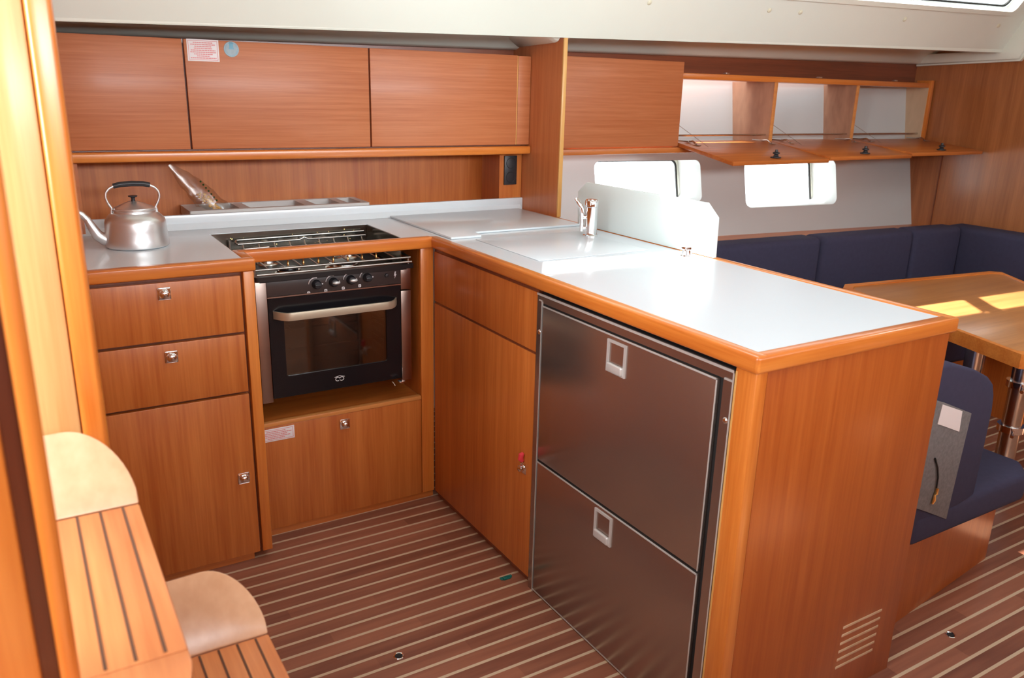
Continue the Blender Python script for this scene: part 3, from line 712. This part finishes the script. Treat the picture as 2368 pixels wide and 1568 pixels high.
# ================================================================== SALOON
def cushion(name, poly, z0, z1, label, group, bev=.03, parent=None):
    m = MB().prism(poly, XY, z0, z1, bev=bev, seg=4); o = m.build(name, navy, parent, angle=60)
    if label: tag(o, label, 'cushion', group)
    return o
Yr = lambda X: .26-.075*(X-1.5)
struct(MB().prism([(.62, .28), (3.2, .12), (3.2, .48), (.62, .76)], XY, .70, .715).build('trim_7', woodH, smooth=False), 'wood ledge behind the settee')
names = ['navy settee back cushion nearest the white board, along the hull', 'navy settee back cushion second along the hull, above the far table edge', 'navy settee back cushion third along the hull, before the forward corner']
for i, (a, b) in enumerate(((1.40, 2.035), (2.04, 2.665), (2.67, 3.03))):
    cushion('back_cushion', [(a, Yr(a)-.13), (b, Yr(b)-.13), (b, Yr(b)), (a, Yr(a))], .40, .772, names[i], 'settee back cushions')
cushion('back_cushion', [(3.035, -.70), (3.19, -.70), (3.19, .135), (3.035, .125)], .40, .768, 'navy back cushion on the forward bulkhead at the settee corner', 'settee back cushions')
cushion('back_cushion', [(3.035, -1.5), (3.19, -1.5), (3.19, -.705), (3.035, -.705)], .40, .768, 'navy back cushion on the forward bulkhead at the picture edge', 'settee back cushions')
t = thing('settee', 'navy L-shaped settee seat on wood base behind the table', 'sofa', (2.2, -.1, 0))
MB().prism([(.64, -.35), (2.6, -.45), (2.6, -1.5), (3.19, -1.5), (3.19, .12), (.64, .30)], XY, 0, .28).build('base', woodV, t, smooth=False)
MB().prism([(.66, -.38), (2.56, -.48), (2.56, -1.5), (3.03, -1.5), (3.03, .0), (.66, .17)], XY, .285, .40, bev=.02, seg=3).build('seat_cushion', navy, t)
# near bench
t = thing('bench', 'navy bench end behind the peninsula with wooden base', 'bench', (1.0, -.9, 0))
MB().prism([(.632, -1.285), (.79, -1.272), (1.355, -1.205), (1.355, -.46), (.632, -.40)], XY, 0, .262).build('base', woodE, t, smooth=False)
cushion('seat_cushion', [(.75, -1.30), (1.30, -1.30), (1.372, -1.24), (1.372, -.44), (.75, -.42)], .262, .352, None, None, .02, t)
bk = [(.632, .30), (.632, .775), (.79, .768), (.90, .737), (.972, .705), (1.003, .68), (1.018, .645), (1.025, .60), (1.02, .352), (.78, .30)]
MB().prism(bk, XZ, -1.298, -.42, bev=.008, seg=3).build('backrest', navy, t)
fe = MB().prism([(.72, .690), (.774, .672), (.913, .616), (.893, .313), (.783, .366), (.72, .395)], XZ, -1.303, -1.2985, bev=.001).build('felt_panel', felt, t)
fe['label'] = 'grey felt patch on the cushion end'
MB().prism([(.768, .668), (.864, .632), (.868, .574), (.784, .608), (.762, .616)], XZ, -1.3045, -1.3032).build('care_label', paper, fe, smooth=False)
MB().tube([(.777, -1.306, .52), (.795, -1.307, .49), (.806, -1.307, .46), (.808, -1.307, .43)], .0022, 8).build('pull_cord', darkgap, fe)
m = MB().tube([(.812, -1.308, .428), (.81, -1.308, .412), (.805, -1.308, .41), (.806, -1.308, .395), (.80, -1.308, .385)], [.004, .005, .003, .005, .003], 8); m.build('toggle', brass, fe)
# table
t = thing('saloon_table', 'large veneered saloon table on polished metal columns', 'table', (1.8, -.9, 0))
tpoly = [(1.262, -1.225), (1.30, -1.262), (2.15, -1.34), (2.21, -.80), (2.39, -.545), (2.355, -.512), (1.56, -.405), (1.505, -.44)]
MB().prism(tpoly, XY, .668, .700, bev=.004, seg=2).build('table_top', tabletop, t)
# raised rim
cx_, cy_ = 1.8, -.85
ins = [(x+(cx_-x)*.045, y+(cy_-y)*.07) for x, y in tpoly]
MB().plate([(x*1.0+(x-cx_)*.004, y+(y-cy_)*.006) for x, y in tpoly], [ins], XY, .660, .7035).build('table_rim', edgeX, t)
def column(x, y, nm):
    c = MB().lathe([(.0001, 0), (.05, 0), (.05, .008), (.036, .014), (.034, .03), (.034, .66), (.0001, .66)], (x, y, 0), 'Z', 28).build('column', steel, t)
    m = []
    for zz in (.42, .25):
        m.append(MB()); m_ = m[-1]
        m_.lathe([(.034, -.012), (.046, -.012), (.046, .012), (.034, .012)], (x, y, zz), 'Z', 20)
        m_.tube([(x-.04, y-.03, zz), (x-.085, y-.05, zz-.002)], .006, 8); m_.tube([(x+.04, y+.03, zz), (x+.085, y+.02, zz-.002)], .006, 8)
    return c, m
c, m = column(1.80, -.815, 0)
c, m = column(1.88, -.95, 1); [q.build('clamp', chrome, c) for q in m]

# ================================================================== FLOOR BITS
for (x, y, lb) in ((-.454, -.726, 'round flush floor screw between the steps and the fridge'), (.885, -1.379, 'round flush floor screw beyond the peninsula end panel')):
    t = thing('floor_screw', lb, 'screw', (x, y, 0), 'floor screws')
    MB().lathe([(.010, .0008), (.0125, .0018), (.014, .0004)], (x, y, 0), 'Z', 24).build('ring', chrome, t)
    MB().lathe([(.0001, .0004), (.0105, .0006)], (x, y, 0), 'Z', 24).build('recess', darkgap, t)
m = MB()
for k in range(5): m.box(-.055+.006*k, -.043+.006*k, -.565-.004*(k % 2), -.553-.004*(k % 3), .0005, .004+.003*(k % 3), bev=.001)
tag(m.build('tape_scrap', teal), 'small crumpled scrap of teal tape on the floor by the peninsula', 'scrap')

# ================================================================== COMPANIONWAY
struct(BX(-1.155, -1.105, -1.15, -1.10, 0, 1.98, bev=.004).build('trim_8', postpale), 'pale wood post at the foot of the companionway')
m = BX(-1.1045, -1.072, -1.152, -1.10, 0, 1.98, bev=.008, seg=4); m.box(-1.090, -1.070, -1.12, -1.098, 0, 1.98, bev=.004)
struct(m.build('trim_9', edgeZ), 'orange rounded edge moulding of the post')
struct(BX(-1.17, -1.078, -1.10, .66, 0, 1.75).build('wall_galley_end', woodV, smooth=False), 'wood partition at the end of the galley')
t = thing('companionway_ladder', 'wooden companionway ladder with teak treads and turned-up ends', 'ladder', (-1.1, -1.5, 0))
cau = plain('black_caulk', rgb(96, 62, 44), .8, var=.1)
def tread(xr, z_, wdt):
    yf, yn, th = -1.315, -1.643, .026
    xl = xr-wdt
    d = BX(xl, xr, yn, yf, z_-th, z_, bev=.003).build('tread', teak, t)
    m = MB()
    for f_ in (.02, .046, .072, .098): m.box(xr-f_-.0015, xr-f_+.0015, yn+.004, yf-.004, z_-.001, z_+.0008)
    m.build('caulk_strip', cau, d, smooth=False)
    for sg, y0 in ((1, yf), (-1, yn)):
        vx, vz = (.62, .785) if sg > 0 else (.97, -.05); Lw = .112; pts = [(xr, 0)]
        for k in range(13):
            s = k/12; a = s*PI/2
            pts.append((xr-.062*(1-math.cos(a))-.012*math.sin(a), Lw*(.18+.82*math.sin(a))))
        pts += [(xl, Lw*.97), (xl, 0)]
        f_ = lambda u, v, w_, sg=sg, y0=y0: (u, y0+sg*(v*vx-w_*vz*-1*-1), z_+v*vz+w_*vx)
        MB().prism(pts, f_, -.022, 0, bev=.003, seg=2).build('tread_end', wing if sg > 0 else teak, t)
wing = wood('sky_paled_tread_end', rgb(206, 152, 112), rgb(226, 176, 138), 'Y', .3, .4, 14, 1.3, 60)  # sky light on the raised ends is put into this paler colour
for k in range(4):
    tread(-1.057+.150*(k-0)*1.0, .87-.252*k, .20) if k < 4 and .87-.252*k > .05 else None
BX(-1.1635, -1.1488, -1.69, -1.675, 0, 1.98, bev=.005, seg=3).build('upright', edgeZ, t)
BX(-1.30, -1.1765, -1.69, -1.675, 0, 1.98, bev=.003).build('side_board', edgeZ, t)
BX(-1.30, -1.155, -1.674, -1.665, 0, 1.98).build('back_panel', gapshade, t, smooth=False)  # dark sheet standing in for the shadowy gap beside the upright
BX(-1.30, -1.262, -1.643, -1.315, 0, .86).build('riser_board', woodV, t, smooth=False)

for o in bpy.data.objects:
    if '_o' in o.keys(): del o['_o']
